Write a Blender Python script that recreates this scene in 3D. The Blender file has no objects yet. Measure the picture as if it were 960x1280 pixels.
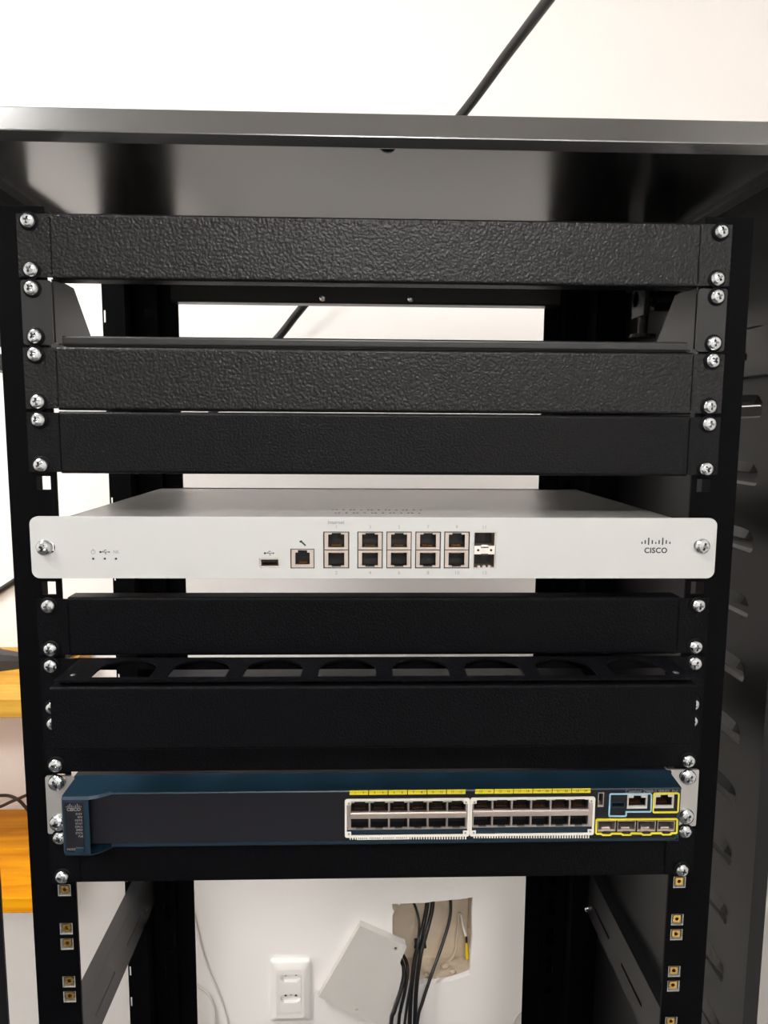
import bpy, bmesh, math, random
from mathutils import Vector, Matrix
random.seed(7)
scene = bpy.context.scene
COL = scene.collection

# ------------------------------------------------------------------ camera, light, exposure
Z0 = 1.55                       # height of the top mounting unit above the floor
CAM = Vector((-0.0113, -0.5004, -0.140 + Z0))
PITCH, YAW, ROLL, FPX = -0.1191, 0.0309, 0.0066, 890.0
_f = Vector((math.sin(YAW)*math.cos(PITCH), math.cos(YAW)*math.cos(PITCH), math.sin(PITCH)))
_r = Vector((math.cos(YAW), -math.sin(YAW), 0)); _u = _r.cross(_f)
RT = math.cos(ROLL)*_r + math.sin(ROLL)*_u
UP = -math.sin(ROLL)*_r + math.cos(ROLL)*_u
FW = _f
cd = bpy.data.cameras.new('camera'); co = bpy.data.objects.new('camera', cd); COL.objects.link(co)
cd.sensor_fit = 'HORIZONTAL'; cd.sensor_width = 36; cd.lens = FPX/960*36; cd.clip_start = 0.01
m = Matrix((( RT.x, UP.x, -FW.x, CAM.x), (RT.y, UP.y, -FW.y, CAM.y), (RT.z, UP.z, -FW.z, CAM.z), (0,0,0,1)))
co.matrix_world = m
scene.camera = co

w = bpy.data.worlds.new('world'); scene.world = w; w.use_nodes = True
w.node_tree.nodes['Background'].inputs[0].default_value = (0.9, 0.95, 1, 1)
w.node_tree.nodes['Background'].inputs[1].default_value = 0.0
scene.view_settings.view_transform = 'Standard'; scene.view_settings.look = 'None'
scene.view_settings.gamma = 1; scene.view_settings.use_curve_mapping = False
scene.view_settings.exposure = 0.52
LAMPS = [(-1.20, -0.45, 0.32, 33.0), (0.05, -2.40, 0.30, 44.0)]     # x, y, half size, strength of the ceiling LED panels

# ------------------------------------------------------------------ materials
MATS = {}
def mat(name, col, rough=0.5, metal=0.0, bump=None, vary=0.0, vscale=30, emit=None, spec=0.5, coat=0.0, rvary=0.0):
    ma = bpy.data.materials.new(name); ma.use_nodes = True
    nt = ma.node_tree; b = nt.nodes['Principled BSDF']
    b.inputs['Base Color'].default_value = (*col, 1); b.inputs['Roughness'].default_value = rough
    b.inputs['Metallic'].default_value = metal; b.inputs['Specular IOR Level'].default_value = spec
    b.inputs['Coat Weight'].default_value = coat
    tc = nt.nodes.new('ShaderNodeTexCoord')
    if vary or rvary:
        n = nt.nodes.new('ShaderNodeTexNoise'); n.inputs['Scale'].default_value = vscale; n.inputs['Detail'].default_value = 5
        nt.links.new(tc.outputs['Object'], n.inputs['Vector'])
        if vary:
            mx = nt.nodes.new('ShaderNodeMix'); mx.data_type = 'RGBA'
            mx.inputs[6].default_value = (*[c*(1-vary) for c in col], 1); mx.inputs[7].default_value = (*[min(1, c*(1+vary)) for c in col], 1)
            nt.links.new(n.outputs['Fac'], mx.inputs[0]); nt.links.new(mx.outputs[2], b.inputs['Base Color'])
        if rvary:
            mr = nt.nodes.new('ShaderNodeMapRange'); mr.inputs['To Min'].default_value = rough-rvary; mr.inputs['To Max'].default_value = rough+rvary
            nt.links.new(n.outputs['Fac'], mr.inputs['Value']); nt.links.new(mr.outputs[0], b.inputs['Roughness'])
    if bump:
        sc, st, di = bump
        n2 = nt.nodes.new('ShaderNodeTexNoise'); n2.inputs['Scale'].default_value = sc; n2.inputs['Detail'].default_value = 1.5
        nt.links.new(tc.outputs['Object'], n2.inputs['Vector'])
        bp = nt.nodes.new('ShaderNodeBump'); bp.inputs['Strength'].default_value = st; bp.inputs['Distance'].default_value = di
        nt.links.new(n2.outputs['Fac'], bp.inputs['Height']); nt.links.new(bp.outputs['Normal'], b.inputs['Normal'])
    if emit:
        b.inputs['Emission Color'].default_value = (*emit[0], 1); b.inputs['Emission Strength'].default_value = emit[1]
    MATS[name] = ma
    return ma

BLK = (0.0028, 0.0028, 0.0037)
mat('powder_coarse', BLK, 0.34, bump=(500, 0.75, 0.0008), spec=0.32)
mat('powder_fine_dim', BLK, 0.38, bump=(800, 0.7, 0.0005), spec=0.06)  # specular also cut, putting the dim reflections low down into the coat
mat('powder_medium', BLK, 0.36, bump=(700, 0.7, 0.0005), spec=0.15)
mat('rack_black', (0.005, 0.005, 0.006), 0.28, bump=(900, 0.12, 0.0003), spec=0.28)
mat('roof_black', (0.010, 0.010, 0.011), 0.20, bump=(700, 0.10, 0.0002), spec=1.0)
mat('rail_black', (0.0012, 0.0012, 0.0018), 0.45, bump=(900, 0.1, 0.0003), spec=0.05)
mat('shelf_black', (0.009, 0.009, 0.010), 0.35, bump=(900, 0.08, 0.0002))
mat('louver_black', (0.045, 0.045, 0.045), 0.35, bump=(900, 0.1, 0.0003))
mat('zinc', (0.56, 0.58, 0.60), 0.20, 1.0, rvary=0.06, vscale=300)
mat('recess', (0.10, 0.10, 0.11), 0.5, 0.8, rvary=0.05)
mat('dark_washer', (0.003, 0.003, 0.004), 0.5, rvary=0.05, spec=0.1)
mat('brass', (0.80, 0.52, 0.16), 0.25, 1.0, rvary=0.08, vscale=400)
mat('cage_steel', (0.52, 0.52, 0.51), 0.4, 0.6, rvary=0.08, vscale=300)
mat('silver_paint', (0.53, 0.535, 0.535), 0.42, 0.25, bump=(2500, 0.03, 0.0001))
mat('silver_top', (0.50, 0.49, 0.475), 0.36, 0.35, bump=(2500, 0.05, 0.0001))
mat('print_dark', (0.025, 0.025, 0.028), 0.6, rvary=0.05)
mat('print_grey', (0.28, 0.28, 0.29), 0.6, rvary=0.05)
mat('print_pale', (0.20, 0.19, 0.19), 0.6, rvary=0.05)
mat('cavity', (0.006, 0.006, 0.007), 0.55, rvary=0.05)
mat('port_metal', (0.60, 0.53, 0.49), 0.34, 0.85, rvary=0.06, vscale=500)
mat('port_plastic', (0.50, 0.48, 0.45), 0.4, rvary=0.05)
mat('gold', (0.34, 0.16, 0.05), 0.45, 1.0, rvary=0.05)
mat('switch_blue', (0.006, 0.020, 0.034), 0.36, spec=0.35, bump=(1500, 0.05, 0.0002), rvary=0.04)
mat('switch_face', (0.010, 0.010, 0.014), 0.45, spec=0.2, bump=(1800, 0.06, 0.0002))
mat('outline_white', (0.72, 0.69, 0.63), 0.45, rvary=0.05)
mat('outline_yellow', (0.70, 0.60, 0.02), 0.45, rvary=0.05)
mat('outline_blue', (0.30, 0.52, 0.66), 0.45, rvary=0.05)
mat('ear_steel', (0.50, 0.49, 0.48), 0.42, 0.8, bump=(260, 0.08, 0.0004), rvary=0.1, vscale=60)
mat('wall_paint', (0.86, 0.828, 0.808), 0.75, bump=(90, 0.05, 0.002), vary=0.02, vscale=6)
mat('room_paint', (0.80, 0.78, 0.75), 0.8, vary=0.02, vscale=4)
mat('plaster_inside', (0.70, 0.59, 0.46), 0.9, bump=(60, 0.4, 0.004), vary=0.28, vscale=22)
mat('floor_tile', (0.055, 0.052, 0.05), 0.5, vary=0.15, vscale=8)
mat('plastic_white', (0.82, 0.80, 0.77), 0.35, rvary=0.04)
mat('lid_white', (0.66, 0.63, 0.595), 0.5, vary=0.05, vscale=14)
mat('cable_black', (0.010, 0.010, 0.011), 0.42, rvary=0.06, vscale=90)
mat('cable_brown', (0.020, 0.012, 0.009), 0.45, rvary=0.06, vscale=90)
mat('cable_white', (0.72, 0.69, 0.65), 0.5, rvary=0.05)
mat('wire_yellow', (0.70, 0.50, 0.02), 0.45, rvary=0.05)
mat('lamp_frame', (0.8, 0.8, 0.8), 0.4, rvary=0.02)
mat('device_black', (0.022, 0.020, 0.020), 0.4, bump=(300, 0.1, 0.0005))
# pine boards: stretched wave grain
def wood(name, c1, c2):
    ma = bpy.data.materials.new(name); ma.use_nodes = True; nt = ma.node_tree; b = nt.nodes['Principled BSDF']
    tc = nt.nodes.new('ShaderNodeTexCoord'); mp = nt.nodes.new('ShaderNodeMapping'); mp.inputs['Scale'].default_value = (3.0, 30, 42)
    mp.inputs['Rotation'].default_value = (0, 0, 0.10)
    n = nt.nodes.new('ShaderNodeTexNoise'); n.inputs['Scale'].default_value = 1.6; n.inputs['Detail'].default_value = 6; n.inputs['Distortion'].default_value = 0.6
    cr = nt.nodes.new('ShaderNodeValToRGB'); cr.color_ramp.elements[0].position = 0.34; cr.color_ramp.elements[1].position = 0.66
    cr.color_ramp.elements[0].color = (*c1, 1); cr.color_ramp.elements[1].color = (*c2, 1)
    nt.links.new(tc.outputs['Object'], mp.inputs[0]); nt.links.new(mp.outputs[0], n.inputs['Vector'])
    nt.links.new(n.outputs['Fac'], cr.inputs[0]); nt.links.new(cr.outputs[0], b.inputs['Base Color'])
    b.inputs['Roughness'].default_value = 0.5; b.inputs['Specular IOR Level'].default_value = 0.25
    MATS[name] = ma
wood('pine', (0.44, 0.20, 0.022), (0.64, 0.36, 0.050))
wood('pine_edge', (0.42, 0.18, 0.03), (0.72, 0.36, 0.07))
wood('pine_orange', (0.54, 0.18, 0.001), (0.76, 0.33, 0.002))

# ------------------------------------------------------------------ helpers (coordinates: x right, y away, z down from the top unit)
def at(px, py, y):                                   # a measured point of the photograph on the plane at depth y -> (x, z)
    d = FW + (px-480)/FPX*RT - (py-640)/FPX*UP
    t = (y - CAM.y)/d.y; p = CAM + t*d
    return p.x, p.z - Z0
ORG = {}
def tag(o, label=None, cat=None, group=None, kind=None):
    for k, v in (('label', label), ('category', cat), ('group', group), ('kind', kind)):
        if v: o[k] = v
    return o
def thing(name, label, cat, loc, group=None):
    o = bpy.data.objects.new(name, None); COL.objects.link(o); o.empty_display_size = 0.02
    o.location = (loc[0], loc[1], loc[2]+Z0); ORG[o] = Vector(loc)
    return tag(o, label, cat, group)
def obj(name, bm, material, parent=None, smooth=False, loc=None):
    """one mesh object; bm in rack coordinates; loc = own origin"""
    bmesh.ops.recalc_face_normals(bm, faces=bm.faces[:])
    o_w = Vector(loc) if loc is not None else (ORG[parent] if parent is not None else Vector((0,0,0)))
    for v in bm.verts: v.co -= o_w
    me = bpy.data.meshes.new(name); bm.to_mesh(me); bm.free()
    if smooth:
        for p in me.polygons: p.use_smooth = True
    me.materials.append(MATS[material])
    o = bpy.data.objects.new(name, me); COL.objects.link(o)
    ORG[o] = o_w.copy()
    if parent is not None:
        o.parent = parent; o.location = o_w - ORG[parent]
    else: o.location = o_w + Vector((0,0,Z0))
    return o
def inst(name, me, parent, loc, rot=(0,0,0), scale=(1,1,1)):
    o = bpy.data.objects.new(name, me); COL.objects.link(o); o.parent = parent
    o.location = Vector(loc) - ORG[parent]; o.rotation_euler = rot; o.scale = scale; ORG[o] = Vector(loc)
    return o
def B(): return bmesh.new()
def box(bm, x0, x1, y0, y1, z0, z1, bev=0):
    r = bmesh.ops.create_cube(bm, size=1)
    vs = r['verts']
    for v in vs: v.co = Vector(((x0+x1)/2 + v.co.x*abs(x1-x0), (y0+y1)/2 + v.co.y*abs(y1-y0), (z0+z1)/2 + v.co.z*abs(z1-z0)))
    if bev:
        es = list({e for v in vs for e in v.link_edges})
        bmesh.ops.bevel(bm, geom=es, offset=bev, segments=2, affect='EDGES', profile=0.5)
    return bm
def bbox(*a, bev=0): return box(B(), *a, bev=bev)
def rect(x0, x1, z0, z1): return [(x0,z0),(x1,z0),(x1,z1),(x0,z1)]
def rrect(x0, x1, z0, z1, r, n=5):
    x0, x1 = min(x0,x1), max(x0,x1); z0, z1 = min(z0,z1), max(z0,z1); out = []
    for cx, cz, a0 in ((x1-r, z0+r, -90), (x1-r, z1-r, 0), (x0+r, z1-r, 90), (x0+r, z0+r, 180)):
        for i in range(n+1):
            a = math.radians(a0 + 90*i/n); out.append((cx+r*math.cos(a), cz+r*math.sin(a)))
    return out
XZ = lambda a, b, t: (a, t, b)
XY = lambda a, b, t: (a, b, t)
YZ = lambda a, b, t: (t, a, b)
def plate(bm, outer, holes, t0, t1, to3=XZ):
    """flat sheet with real holes, between t0 and t1 along its normal"""
    rings = []
    for t in (t0, t1):
        es = []; rr = []
        for loop in [outer]+list(holes):
            vs = [bm.verts.new(to3(a, b, t)) for a, b in loop]; rr.append(vs)
            for i in range(len(vs)): es.append(bm.edges.new((vs[i], vs[(i+1) % len(vs)])))
        bmesh.ops.triangle_fill(bm, edges=es, use_beauty=True, use_dissolve=False)
        rings.append(rr)
    for a, b in zip(*rings):
        n = len(a)
        for i in range(n): bm.faces.new((a[i], a[(i+1) % n], b[(i+1) % n], b[i]))
    return bm
def punched_strip(bm, x0, x1, z0, z1, y0, y1, hx, hh, hzs):
    """upright strip with one column of rectangular holes centred on hx = (left, right), half height hh, at heights hzs"""
    x0, x1 = min(x0, x1), max(x0, x1)
    box(bm, x0, hx[0], y0, y1, z0, z1); box(bm, hx[1], x1, y0, y1, z0, z1)
    zs = sorted(hzs); lo = z0
    for z in zs:
        box(bm, hx[0], hx[1], y0, y1, lo, z-hh); lo = z+hh
    box(bm, hx[0], hx[1], y0, y1, lo, z1); return bm
def sweep(bm, prof, x0, x1):
    """closed YZ profile extruded along x"""
    a = [bm.verts.new((x0, y, z)) for y, z in prof]; b = [bm.verts.new((x1, y, z)) for y, z in prof]; n = len(prof)
    for i in range(n): bm.faces.new((a[i], a[(i+1) % n], b[(i+1) % n], b[i]))
    bm.faces.new(a); bm.faces.new(b[::-1]); return bm
def channel_prof(y, ztop, zbot, ft, fb, t=0.0014, r=0.0022, n=4):
    """C section open to the back: face at y, flanges of depth ft / fb"""
    def path(off):
        rr = r-off; pts = [(y+ft, ztop-off)]
        for i in range(n+1):
            a = math.radians(90+90*i/n); pts.append((y+r+rr*math.cos(a), ztop-r+rr*math.sin(a)))
        for i in range(n+1):
            a = math.radians(180+90*i/n); pts.append((y+r+rr*math.cos(a), zbot+r+rr*math.sin(a)))
        pts.append((y+fb, zbot+off)); return pts
    return path(0) + path(t)[::-1]
def lathe(bm, prof, seg=20, axis='y', c=(0,0,0)):
    """prof: (radius, along) pairs"""
    rings = []
    for r, h in prof:
        ring = []
        for i in range(seg):
            a = 2*math.pi*i/seg; p = (r*math.cos(a), h, r*math.sin(a)) if axis == 'y' else ((r*math.cos(a), r*math.sin(a), h) if axis == 'z' else (h, r*math.cos(a), r*math.sin(a)))
            ring.append(bm.verts.new((p[0]+c[0], p[1]+c[1], p[2]+c[2])))
        rings.append(ring)
    for a, b in zip(rings, rings[1:]):
        for i in range(seg): bm.faces.new((a[i], a[(i+1) % seg], b[(i+1) % seg], b[i]))
    bm.faces.new(rings[0]); bm.faces.new(rings[-1][::-1]); return bm
def tube(bm, pts, r, seg=10, sub=6):
    P = [Vector(p) for p in pts]
    Q = []
    for i in range(len(P)-1):
        p0, p1, p2, p3 = P[max(i-1,0)], P[i], P[i+1], P[min(i+2, len(P)-1)]
        for k in range(sub):
            t = k/sub; Q.append(0.5*((2*p1)+(p2-p0)*t+(2*p0-5*p1+4*p2-p3)*t*t+(3*p1-p0-3*p2+p3)*t**3))
    Q.append(P[-1])
    rings = []; nrm = None
    for i, q in enumerate(Q):
        t = (Q[min(i+1, len(Q)-1)] - Q[max(i-1, 0)]).normalized()
        if nrm is None: nrm = t.orthogonal().normalized()
        nrm = (nrm - t*nrm.dot(t)).normalized(); bn = t.cross(nrm)
        rr = r if not callable(r) else r(i/(len(Q)-1))
        rings.append([bm.verts.new(q + rr*(math.cos(2*math.pi*k/seg)*nrm + math.sin(2*math.pi*k/seg)*bn)) for k in range(seg)])
    for a, b in zip(rings, rings[1:]):
        for k in range(seg): bm.faces.new((a[k], a[(k+1) % seg], b[(k+1) % seg], b[k]))
    bm.faces.new(rings[0][::-1]); bm.faces.new(rings[-1]); return bm
def text(name, s, size, x, y, z, material, parent, align='CENTER', depth=0.00015, bold=False, sx=1.0, space=1.0):
    cu = bpy.data.curves.new(name, 'FONT'); cu.body = s; cu.size = size; cu.align_x = align; cu.align_y = 'CENTER'
    cu.extrude = depth; cu.space_character = space; cu.resolution_u = 3
    if bold: cu.offset = size*0.022
    t = bpy.data.objects.new('tmp', cu); COL.objects.link(t)
    bpy.context.view_layer.update()
    me = bpy.data.meshes.new_from_object(t.evaluated_get(bpy.context.evaluated_depsgraph_get()))
    bpy.data.objects.remove(t); bpy.data.curves.remove(cu)
    me.transform(Matrix.Diagonal((sx, 1, 1, 1))); me.transform(Matrix.Rotation(math.pi/2, 4, 'X'))
    me.name = name; me.materials.clear(); me.materials.append(MATS[material])
    return inst(name, me, parent, (x, y, z))
def struct(o): return tag(o, kind='structure')

# ------------------------------------------------------------------ the room
YW = 0.70                                             # back wall
XL, XR, YF, ZC, ZF = -2.4, 0.72, -3.8, 2.85-Z0, -Z0
h_px = [(490.5,1130),(497,1129.5),(498,1132),(501,1129.5),(516,1129),(533,1128.5),(541,1127),(558,1125.5),(575,1124),(591,1121.5),(590,1142),(590.5,1170),(588,1200),(587.5,1218),(580,1221.5),(565,1226),(545,1230),(530,1229),(521,1232),(505,1231),(491,1232),(491,1200),(493,1192),(490.5,1176),(490.5,1145),(493,1138.5),(490.5,1136)]
hole = [at(px, py, YW) for px, py in h_px]
bm = plate(B(), rect(XL, XR, ZF, ZC), [hole], YW, YW+0.012)
wall = struct(obj('wall_back', bm, 'wall_paint'))
# wall recess behind the opening
hx = [p[0] for p in hole]; hz = [p[1] for p in hole]
x0, x1, z0, z1 = min(hx)-0.004, max(hx)+0.003, min(hz)-0.004, max(hz)+0.004
bm = B(); d = 0.075
box(bm, x0-.01, x1+.01, YW+d, YW+d+.01, z0-.01, z1+.06)
box(bm, x0-.01, x0, YW+.0118, YW+d, z0-.01, z1+.06); box(bm, x1, x1+.01, YW+.0118, YW+d, z0-.01, z1+.06)
box(bm, x0, x1, YW+.0118, YW+d, z0-.01, z0)
box(bm, x0, x1, YW+.0118, YW+d, z1+.05, z1+.06)
obj('wall_recess', bm, 'plaster_inside', wall)
for px, py, y, r in ((533, 1226, YW+.030, .006), (548, 1228, YW+.020, .0045), (566, 1223, YW+.034, .007), (577, 1219, YW+.022, .005), (556, 1221, YW+.048, .008)):
    cx_, cz_ = at(px, py, y); bm = B(); bmesh.ops.create_icosphere(bm, subdivisions=1, radius=r)
    for v in bm.verts: v.co = Vector((cx_+v.co.x*random.uniform(.8, 1.4), y+v.co.y*random.uniform(.7, 1.2), z0+r*.35+v.co.z*random.uniform(.5, .9)))
    obj('plaster_crumb', bm, 'plaster_inside', wall)
bm = tube(B(), [(*[at(574, 1141, .768)[0], .768], at(574, 1141, .768)[1]), (at(571, 1170, .768)[0], .768, at(571, 1170, .768)[1]), (at(566, 1196, .766)[0], .766, at(566, 1196, .766)[1]), (at(540, 1222, .764)[0], .764, at(540, 1222, .764)[1])], .003, 6)
obj('plaster_ridge', bm, 'plaster_inside', wall, True)
struct(obj('floor', bbox(XL, XR, YF, YW, ZF-.05, ZF), 'floor_tile'))
struct(obj('ceiling', bbox(XL, XR, YF, YW, ZC, ZC+.05), 'room_paint'))
struct(obj('wall_left', bbox(XL-.05, XL, YF, YW, ZF, ZC), 'room_paint'))
struct(obj('wall_right', bbox(XR, XR+.05, YF, YW, ZF, ZC), 'room_paint'))
struct(obj('wall_front', bbox(XL, XR, YF-.05, YF, ZF, ZC), 'room_paint'))
for (lx, ly, hs, st), lb in zip(LAMPS, ('square white ceiling LED panel above and left of the rack', 'square white ceiling LED panel behind the camera')):
    t = thing('ceiling_light', lb, 'ceiling light', (lx, ly, ZC))
    bm = B(); plate(bm, rect(lx-hs-.02, lx+hs+.02, ly-hs-.02, ly+hs+.02), [rect(lx-hs, lx+hs, ly-hs, ly+hs)], ZC-.012, ZC, XY)
    obj('lamp_frame', bm, 'lamp_frame', t)
    gl = 'lamp_glow_%d' % int(st*10)
    mat(gl, (0.9, 0.9, 0.9), 0.5, emit=((1.0, 0.984, 0.962), st), rvary=0.01)
    obj('diffuser', bbox(lx-hs, lx+hs, ly-hs, ly+hs, ZC-.008, ZC-.001), gl, t)

# ------------------------------------------------------------------ shared hardware
U = 0.04351
def zt(u): return -(u-1)*U                            # top of unit u
def zh(u, k): return zt(u) - 0.0062 - k*0.03107       # mounting hole rows: k = 0 upper, 1 lower
HX = 0.2325
def bool_cut(bm_a, bm_b, name):
    ma_, mb_ = bpy.data.meshes.new('a'), bpy.data.meshes.new('b')
    for b_, m_ in ((bm_a, ma_), (bm_b, mb_)):
        bmesh.ops.recalc_face_normals(b_, faces=b_.faces[:]); b_.to_mesh(m_); b_.free()
    ma_.materials.append(MATS['zinc']); mb_.materials.append(MATS['recess'])  # cut faces get darker metal: shade inside the cross put into colour
    a, b = bpy.data.objects.new('a', ma_), bpy.data.objects.new('b', mb_); COL.objects.link(a); COL.objects.link(b)
    md = a.modifiers.new('c', 'BOOLEAN'); md.operation = 'DIFFERENCE'; md.object = b; md.solver = 'EXACT'; md.use_self = True; md.use_hole_tolerant = True
    bpy.context.view_layer.update()
    me = bpy.data.meshes.new_from_object(a.evaluated_get(bpy.context.evaluated_depsgraph_get())); me.name = name
    bpy.data.objects.remove(a); bpy.data.objects.remove(b); bpy.data.meshes.remove(ma_); bpy.data.meshes.remove(mb_)
    return me
# pan head screw with a cross recess (axis along y, head towards -y)
R_ = 0.0049
hb = lathe(B(), [(R_*.98, 0), (R_, -.0006), (R_*.97, -.0014), (R_*.86, -.0022), (R_*.66, -.0029), (R_*.36, -.0033), (R_*.05, -.0034)], 24)
cb = B()
for a in (0, 1):
    c2 = B(); l, s = .0033, .00085
    v = [(-l, -.005, -s), (l, -.005, -s), (l, -.005, s), (-l, -.005, s), (-l*.35, -.0006, -s*.7), (l*.35, -.0006, -s*.7), (l*.35, -.0006, s*.7), (-l*.35, -.0006, s*.7)]
    if a: v = [(z, y, x) for x, y, z in v]
    vs = [cb.verts.new(p) for p in v]
    for f in ((0,1,2,3),(4,5,6,7),(0,1,5,4),(1,2,6,5),(2,3,7,6),(3,0,4,7)): cb.faces.new([vs[i] for i in f])
    c2.free()
SCREW = bool_cut(hb, cb, 'screw')
wb = B(); lathe(wb, [(.0062, 0), (.0062, -.0006), (.0056, -.0010), (.003, -.0010), (.003, 0)], 20)
bmesh.ops.recalc_face_normals(wb, faces=wb.faces[:])
WASHER = bpy.data.meshes.new('washer'); wb.to_mesh(WASHER); wb.free(); WASHER.materials.append(MATS['dark_washer'])
def screw(parent, x, y, z, washer=True, s=1.0):
    j = lambda a: random.uniform(-a, a)
    x += j(.0004); z += j(.0004)
    o = inst('screw', SCREW, parent, (x, y-(.001 if washer else 0), z), (j(.06), random.uniform(0, 6.28), j(.06)), (s, s, s))
    if washer:
        wo = bpy.data.objects.new('washer', WASHER); COL.objects.link(wo); wo.parent = o; wo.location = (0, .001, 0)
    return o

# ------------------------------------------------------------------ the rack itself
rack = thing('network_rack', 'open black steel network rack with roof, louvred right side and no left panel', 'rack', (0, .19, ZF))
ZB = ZF + 0.03
# front rails with square holes, an outer flange and inner lip
NUT_U = [(12, 0), (12, 1), (13, 0), (13, 1), (14, 0), (14, 1), (15, 0), (15, 1)]
for s, nm in ((-1, 'left'), (1, 'right')):
    bm = B()
    xo, xi = s*.2565, s*.2238
    punched_strip(bm, xo, xi, ZB, .004, 0.0, 0.002, (s*HX-.0048, s*HX+.0048), .0047, [zh(u, k) for u in range(1, 17) for k in (0, 1)])
    box(bm, xo, xo-s*.002, .002, .048, ZB, .004)
    rail = obj('front_rail', bm, 'rail_black', rack)
    for u, k in NUT_U:
        z = zh(u, k); x = s*HX
        bm = B()
        plate(bm, rect(x-.0047, x+.0047, z-.0046, z+.0046), [rect(x-.0042, x+.0042, z-.0041, z+.0044)], .0002, .0040)
        box(bm, x-.0066, x-.0048, .0021, .0034, z-.003, z+.003); box(bm, x+.0048, x+.0066, .0021, .0034, z-.003, z+.003)
        cg = obj('nut_cage', bm, 'cage_steel', rail)
        bm = plate(B(), rrect(x-.0030, x+.0030, z-.0028, z+.0032, .0008, 2), [[(x+.0015*math.cos(a*math.pi/5), z+.0003+.0015*math.sin(a*math.pi/5)) for a in range(10)]], .0008, .0040)
        obj('square_nut', bm, 'brass', rail)
        obj('dark_cage_back', bbox(x-.0042, x+.0042, .0040, .0080, z-.0044, z+.0044), 'recess', rail)  # dark back added so the bright wall doesn't show through the cage
    # thin front corner post outside the rail
    xa, xb = (-.301, -.2795) if s < 0 else (.2895, .301)
    bm = bbox(xa, xb, .0, .002, ZB, .036)
    box(bm, s*.301, s*.2990, .002, .004, ZB, .036)
    if s < 0: box(bm, -.3010, -.2990, .004, .030, ZB, .036)
    obj('corner_post', bm, 'rack_black', rack)
# roof: folded tray
yr0, yr1 = -0.021, .43
bm = B()
prof = [(yr0+.0080, .0465), (yr0+.0080, .0394), (yr0+.0068, .0394), (yr0+.0002, .0434), (yr0+.0002, .0442), (yr0+.0046, .0590), (yr0+.0053, .0597), (yr0+.0065, .0600), (yr1, .0600), (yr1, .044), (yr1-.0015, .044), (yr1-.0015, .0465)]
sweep(bm, prof, -.306, .306)
roof = obj('roof', bm, 'roof_black', rack)
MATS['roof_black'].node_tree.nodes['Principled BSDF'].inputs['IOR'].default_value = 1.9
obj('corner_plate', bbox(-.3000, -.2985, .01, .15, -.064, .0365), 'shelf_black', rack)
bm = B(); lathe(bm, [(.005, .0), (.005, -.002), (.003, -.0035), (.0005, -.0038)], 16, 'z', (*[at(485,186,0)[0]*.97, .002], .0465))
obj('weld_stud', bm, 'rack_black', roof, True)
# side top frames joining roof to posts
for s in (-1, 1):
    bm = bbox(s*.3, s*.285, .0, .42, .0365, .0437); obj('top_frame', bm, 'rack_black', rack)
# side depth beams, with slots
for s in (-1, 1):
    for zt_, zb_ in ((-.0640, -.0995), (-.7095, -.7700)):
        xs = s*.2865
        bm = B()
        if zb_ < -.5:
            hs = [rrect(.045+k*.10, .105+k*.10, (zt_+zb_)/2-.0075, (zt_+zb_)/2-.0035, .0018, 3) for k in range(3)]
        else:
            hs = [rrect(.020+k*.12, .062+k*.12, -.0872, -.0818, .002, 3) for k in range(3)]
        plate(bm, rect(.035 if zb_ < -.5 else .012, .40, zb_, zt_), [h for h in hs if h[0][0] > 0] if False else [[(a+.03, b) for a, b in h] for h in hs], xs, xs-s*.0016, YZ)
        box(bm, xs, xs+s*.013, .012, .40, zt_-.0016, zt_)
        box(bm, xs, xs+s*.013, .012, .40, zb_, zb_+.0016)
        obj('side_beam', bm, 'shelf_black', rack)
# right side panel with pressed louvres
LZ = [-.1205 - k*.0535 for k in range(-1, 24)]
L0, L1 = .048, .125
bm = plate(B(), rect(.004, .418, ZB, .0365), [rrect(L0, L1, z-.0105, z-.0005, .0045, 4) for z in LZ], .2985, .3000, YZ)
panel = obj('side_panel', bm, 'rack_black', rack)
bm = B(); N = 12; rows = []
for i in range(N+1):
    t_ = i/N; y = L0 + (L1-L0)*t_; e = max(0.05, math.sqrt(max(0, 1-(2*t_-1)**6)))
    rows.append([bm.verts.new(p) for p in ((.2999, y, -.0085-.0030*e), (.2999+.0050*e, y, -.0085-.0005*e), (.2999+.0085*e, y, -.0060+.0050*e), (.2999+.0095*e, y, -.0060+.0050*e), (.2999+.0055*e, y, -.0100-.0010*e), (.2999, y, -.0100-.0040*e))])
for a_, b_ in zip(rows, rows[1:]):
    for k in range(5): bm.faces.new((a_[k], b_[k], b_[k+1], a_[k+1]))
lip = []  # inward lip added and tilted to read dark above each slot
for i in range(N+1):
    t_ = i/N; y = L0 + (L1-L0)*t_; e = max(0.05, math.sqrt(max(0, 1-(2*t_-1)**6)))
    lip.append([bm.verts.new(p) for p in ((.2984, y, .0005+.0075*e), (.2984-.0042*e, y, .0005), (.2984-.0034*e, y, -.0004), (.2984, y, .0005+.0055*e))])
for a_, b_ in zip(lip, lip[1:]):
    for k in range(3): bm.faces.new((a_[k], b_[k], b_[k+1], a_[k+1]))
lv = obj('louver', bm, 'louver_black', panel, False, loc=(.3, .085, 0)); LM = lv.data; bpy.data.objects.remove(lv)
for z in LZ: inst('louver', LM, panel, (.3, .085, z))
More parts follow.
